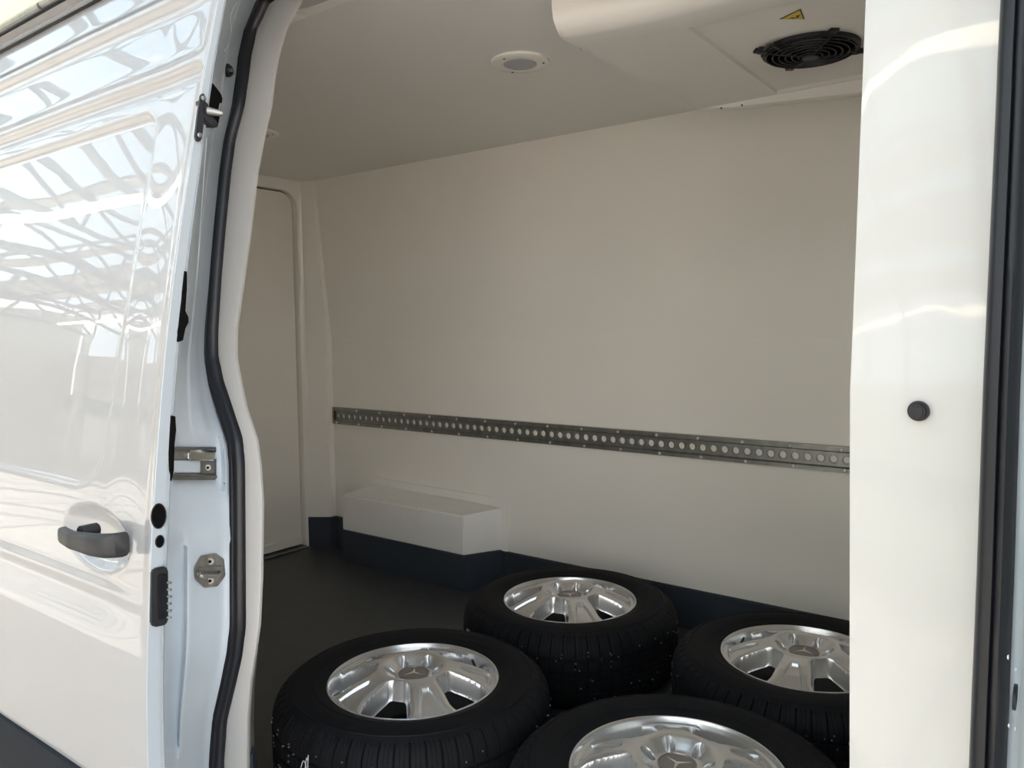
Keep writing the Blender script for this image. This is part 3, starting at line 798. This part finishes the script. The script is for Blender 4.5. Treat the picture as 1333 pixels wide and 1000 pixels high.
# warning triangle
tri = [at(x, y, 2, ZP-.0006) for x, y in ((1015, 24.5), (1047.5, 24.5), (1042.5, 11.5))]
stk = MB().prism(tri, (0, 0, -.0008)).out('warning_sticker', 'black', unit); lab(stk, 'yellow warning triangle with a black symbol')
cc = (tri[0]+tri[1]+tri[2])/3
MB().prism([cc.lerp(p, .84)+Vector((0, 0, -.0006)) for p in tri], (0, 0, -.0008)).out('sticker_field', 'yellow', stk)
def tp(a, b): return cc+(tri[1]-tri[0])*a+(tri[2]-(tri[0]+tri[1])/2)*b+Vector((0, 0, -.0016))
MB().prism([tp(*q) for q in ((-.16, -.20), (-.04, -.10), (-.02, -.17), (.12, -.02), (.02, -.20), (-.02, -.22), (-.08, -.18))], (0, 0, -.0005)).out('sticker_symbol', 'black', stk)
MB().prism([tp(*q) for q in ((.06, .0), (.04, .14), (.11, .06), (.16, .16), (.15, -.04), (.19, -.16), (.08, -.12))], (0, 0, -.0005)).out('sticker_symbol', 'black', stk)

# ================================================================= WHEELS
TZ = .1145
def tyre_mesh():
    half = [(.200,.088),(.206,.098),(.2095,.1005),(.213,.1015),(.216,.1045),(.224,.1075),(.236,.1105),(.2365,.1120),(.240,.1122),(.2405,.1115),(.255,.1140),(.272,.1140),(.286,.1115),(.288,.1130),(.2915,.1125),(.292,.1100),(.304,.1035)]
    sh = [(.308,.1015,1),(.317,.0935,1),(.3255,.083,1),(.3305,.072,1),(.3335,.060,1),(.3345,.050,1)]
    tr = [(.3285,.0485,0),(.3285,.0430,0),(.3350,.0415,1),(.3355,.0280,1),(.3355,.0150,1),(.3290,.0135,0),(.3290,.0075,0),(.3358,.0060,1)]
    up = [(r, z, 0) for r, z in half]+sh+tr
    prof_ = up+[(r, -z, g_) for r, z, g_ in reversed(up)]
    nb = 62; v = []; cols = []
    for b in range(nb):
        a0 = 2*math.pi*b/nb; st = 2*math.pi/nb
        for fr, gr in ((0, 0), (.055, 1), (.10, 1), (.155, 0), (.40, 0), (.42, .16), (.44, 0), (.68, 0), (.70, .16), (.72, 0)):
            cols.append((a0+st*fr, gr))
    P = len(prof_)
    for a, gr in cols:
        for r, z, g_ in prof_:
            d = .0055*gr*g_; sk_ = .30*(abs(z)-.05)*(1 if z > 0 else -1)*g_*.5
            v.append(((r-d)*math.cos(a+sk_*0), (r-d)*math.sin(a+sk_*0), z-(d*.6 if g_ and z > .06 else 0)))
    f = []; n = len(cols)
    for i in range(n):
        j = (i+1) % n
        for k in range(P-1): f.append((i*P+k, j*P+k, j*P+k+1, i*P+k+1))
    return v, f
tv, tf = tyre_mesh()
tme = bpy.data.meshes.new('tyre'); tme.from_pydata(tv, [], tf)
bm = bmesh.new(); bm.from_mesh(tme); bmesh.ops.recalc_face_normals(bm, faces=bm.faces); bm.to_mesh(tme); bm.free()
tme.materials.append(M['tyre'])
for p in tme.polygons: p.use_smooth = True
tme.set_sharp_from_angle(angle=math.radians(38))
# studs
sm = MB()
for k in range(120):
    a = random.uniform(0, 2*math.pi); z = random.choice([.066, .052, .036, .020, -.010, -.030, -.05, -.066, .06, .045])+random.uniform(-.005, .005)
    r = .3355 if abs(z) < .05 else .3355-(abs(z)-.05)*.22
    u = Vector((math.cos(a), math.sin(a), 0)); sm.cyl(Vector((0, 0, z))+u*(r-.004), Vector((0, 0, z))+u*(r+.0015), .0019, 6)
def wheel_face():
    NA, NR = 720, 74
    rs = [.034+(.200-.034)*j/NR for j in range(NR+1)]
    v = []; keep = []
    for i in range(NA):
        a = 2*math.pi*i/NA
        k = round(a/(2*math.pi/5)); da = a-k*2*math.pi/5
        kh = round(a/(math.pi/3)); dh = a-kh*math.pi/3
        for r in rs:
            t = abs(r*math.sin(da)); along = r*math.cos(da)
            # section through a spoke
            z = table([(.034,.1135),(.040,.112),(.048,.1135),(.062,.125),(.071,.1315),(.080,.134),(.094,.1325),(.118,.126),(.145,.116),(.170,.104),(.187,.0945),(.194,.092),(.200,.094)], r)[0]
            wsp = .031+(r-.09)*.19+.012*sst(.165, .198, r)
            # channel pressed into the spoke
            wc = .011+(along-.115)*.29
            if along > .108: 
                c_ = (1-sst(wc-.004, wc+.001, t))*sst(.110, .120, along)*(1-sst(.184, .192, r)); z -= .0085*c_
            z -= .003*sst(wsp-.010, wsp-.001, t)*sst(.095, .11, r)
            d = min(t-wsp, r-.09, 9)
            d = min(t-wsp, r-.088)
            if d > -.002:
                # round the inner corner of the window
                q1 = t-wsp; q2 = r-.088; R_ = .014
                if q1 < R_ and q2 < R_: d = R_-math.hypot(R_-q1, R_-q2)
                z -= .046*sst(-.0005, .0055, d) if r < .2 else 0
            # lug holes in the bowl
            hx = r*math.cos(dh)-.058; hy = r*math.sin(dh); rr = math.hypot(hx*.9, hy)
            z -= .030*(1-sst(.0095, .0125, rr))
            v.append((r*math.cos(a), r*math.sin(a), z)); keep.append(d > .0062)
    f = []; S = NR+1
    for i in range(NA):
        i2 = (i+1) % NA
        for j in range(NR):
            q = (i*S+j, i2*S+j, i2*S+j+1, i*S+j+1)
            if not all(keep[x] for x in q): f.append(q)
    return v, f
wv, wf = wheel_face()
wheels = [((-1.305, 1.342), -5, 44, 'alloy wheel with studded tyre lying nearest the left door surround, whole rim in view'),
          ((-1.293, 2.036), 69, 32.3, 'alloy wheel with studded tyre lying farthest back, nearest the white wheel arch box'),
          ((-.567, 2.020), 116, 15.7, 'alloy wheel with studded tyre by the far wall, partly hidden by the right white surround'),
          ((-.612, 1.347), 166, 24.3, 'nearest alloy wheel with studded tyre, cut off by the bottom edge of the picture')]
root0 = thing('car_wheel', wheels[0][3], 'wheel', (0, 0, 0), 'alloy wheels lying on the van floor', absolute=False)
ty = bpy.data.objects.new('tyre', tme); COL.objects.link(ty); ty.parent = root0; ty.location = (0, 0, TZ)
so = sm.out('studs', 'stud', ty); so['kind'] = 'stuff'
rim = MB().lathe([(.2085,.1000),(.2090,.1030),(.2070,.1045),(.2045,.1040),(.2030,.1015),(.2010,.0960),(.1990,.0905),(.1965,.0850),(.1925,.0600),(.185,.02),(.180,-.03),(.186,-.08),(.200,-.092),(.2095,-.100),(.2120,-.098),(.204,-.085),(.190,-.07),(.184,-.03),(.189,.02),(.1965,.058),(.2005,.082),(.2070,.096)], 120, closed=True).out('rim', 'alloy', root0, smooth=35)
rim.location = (0, 0, TZ)
sf = obj('spoke_face', wv, wf, 'alloy', rim, 'all'); sf.data.set_sharp_from_angle(angle=math.radians(50))
ccap = MB().lathe([(.0375, .106), (.0375, .1155), (.0355, .1170), (.0340, .1155), (.0335, .1148), (.0001, .1165)], 48).out('centre_cap', 'cap', rim, smooth=30)
mk = MB()
for k in range(3):
    a = math.radians(90+120*k); u = Vector((math.cos(a), math.sin(a), 0)); v = Vector((-u.y, u.x, 0)); c0 = Vector((0, 0, .1168))
    mk.add([c0+v*.0035, c0-v*.0035, c0+u*.029+Vector((0, 0, -.0010)), c0+Vector((0, 0, .0022))], [(0, 2, 3), (1, 3, 2)])
o = mk.out('cap_emblem', 'rivet', rim)
u = Vector((math.cos(math.radians(36)), math.sin(math.radians(36)), 0))
MB().cyl(u*.188+Vector((0, 0, .070)), u*.176+Vector((0, 0, .098)), .0038, 12, .003).out('valve_stem', 'black', rim, bevel=.0006)
allw = []
for i, (xy, th, off, label) in enumerate(wheels):
    if i == 0: r = root0; kids = None
    else:
        r = root0.copy(); COL.objects.link(r)
        for ch in (ty, rim):
            c = ch.copy(); COL.objects.link(c); c.parent = r
            for g_ in [so] if ch is ty else [k for k in COL.objects if k.parent == rim]:
                d = g_.copy(); COL.objects.link(d); d.parent = c
    r.location = (*xy, 0); r.rotation_euler = (0, 0, math.radians(th+off)); r['label'] = label
    allw.append(r)
# chalk scrawls on two tyres
def chalk(root, strokes, R=.3362):
    tyr = [c for c in root.children if c.name.startswith('tyre')][0]
    rz = root.rotation_euler.z; mb = MB()
    for s_ in strokes:
        mb.tube([(R*math.cos(a-rz), R*math.sin(a-rz), z-TZ) for a, z in nice([Vector((a, z, 0)) for a, z in s_], 3) for a, z in [(a, z)]] if False else
                [(R*math.cos(p.x-rz), R*math.sin(p.x-rz), p.y-TZ) for p in nice([Vector((a, z, 0)) for a, z in s_], 3)], .0011, 5)
    mb.out('chalk_mark', 'chalk', tyr, smooth=True)
def ang(root, px, py):
    c = root.location; best = None
    for k in range(360):
        a = math.radians(k); p = Vector((c.x+.336*math.cos(a), c.y+.336*math.sin(a), 0)); 
        q = p-CAM; 
        if (p-c).dot(Vector((q.x, q.y, 0))) > 0: continue
        for z in (.06, .09, .12, .15):
            w_ = Vector((p.x, p.y, z))-CAM; X = w_.dot(RX)/w_.dot(RZ)*F+CX; Y = w_.dot(RY)/w_.dot(RZ)*F+CY
            e = (X-px)**2+(Y-py)**2
            if best is None or e < best[0]: best = (e, a, z)
    return best[1], best[2]
a, z = ang(allw[0], 402, 990)
chalk(allw[0], [[(a-.05, z-.01), (a-.02, z+.012), (a+.005, z+.004), (a, z-.025)], [(a-.01, z-.02), (a+.01, z+.02), (a+.02, z+.018)], [(a+.015, z-.02), (a+.03, z+.03)]])
a, z = ang(allw[1], 617, 820)
chalk(allw[1], [[(a-.04, z-.01), (a-.02, z+.016), (a+.005, z-.014)], [(a+.02, z-.02), (a+.03, z+.02)], [(a+.05, z-.015), (a+.055, z+.016), (a+.07, z-.01)]])

# ================================================================= HALL OUTSIDE (seen as reflections and past the door)
struct(MB().box((-40, -40, ZG-.1), (40, 40, ZG)).out('ground', 'ground'))
# yellow clad building behind the van
struct(MB().box((-40, 6.0, ZG), (6, 6.2, 9)).out('wall_back', 'yelw'))
e0 = at(0, 33, 1, 5.9)
struct(MB().box((-40, 5.88, e0.z-.35), (6, 6.0, e0.z+.02)).out('trim_5', 'oliv', bevel=.01))
# opposite side of the hall; right-hand end left open so more sky light comes from there
HX0, HX1, HY = -26, 2.5, -10.0
struct(MB().box((HX0, HY-.2, ZG), (HX1, HY, 1.3)).out('wall_opposite', 'hallw'))
struct(MB().box((HX0, HY-.1, 1.3), (HX1, HY+.05, 1.75)).out('trim_6', 'dark', bevel=.01))
struct(MB().box((HX0, HY-.2, 1.75), (HX1, HY-.05, 3.3)).out('trim_7', 'hallw'))
struct(MB().box((HX0, HY-.15, 3.3), (HX1, HY-.12, 4.6)).out('clerestory_glazing', 'glass'))
struct(MB().box((HX0-.2, HY, ZG), (HX0, 6, 5)).out('wall_end', 'hallw'))
# roof: sheets and glazing strips running along the hall, on steel trusses
def roofz(y): return 5.6 - .05*abs(y+4)
ysr = [HY-.3, -9.0, -8.2, -6.6, -5.9, -5.4, -3.4, -3.2, .2, 3.2]
for i in range(len(ysr)-1):
    y0, y1 = ysr[i], ysr[i+1]; mt = 'roofp' if i % 2 == 0 else 'glass'
    struct(MB().prism([Vector((HX0, y0, roofz(y0))), Vector((HX0, y1, roofz(y1))), Vector((HX0, y1, roofz(y1)+.04)), Vector((HX0, y0, roofz(y0)+.04))], (HX1-HX0, 0, 0)).out('roof_sheet' if mt == 'roofp' else 'roof_glazing', mt))
for x in range(-25, 3, 3):
    mb = MB(); n = 10; lo = []; hi = []
    for k in range(n+1):
        y = HY+13.2*k/n; zt = roofz(y)-.08; zb = 4.2+.75*math.sin(math.pi*k/n)
        hi.append((x, y, zt)); lo.append((x, y, zb-.1))
    mb.tube(hi, .07, 6); mb.tube(nice(lo, 2), .07, 6)
    for k in range(n):
        mb.cyl(lo[k], hi[k+1], .04, 6); mb.cyl(hi[k], lo[k], .04, 6)
    struct(mb.out('roof_truss', 'truss', smooth=60))
    struct(MB().box((x-.13, HY+.05, ZG), (x+.13, HY+.3, 4.2)).out('column', 'hallw', bevel=.01))
for y in (-9.0, -6.7, -4.3, -1.6, 1):
    struct(MB().tube([(HX0, y, 5.0), (HX1, y, 5.0)], .05, 6).out('roof_purlin', 'truss', smooth=60))
for y in (-8.6, -2.4):
    struct(MB().box((HX0+1, y-.05, 4.32), (HX1-1, y+.05, 4.40)).out('lamp_strip', 'lamp'))
for o in list(COL.objects):
    if o.get('abs'): del o['abs']
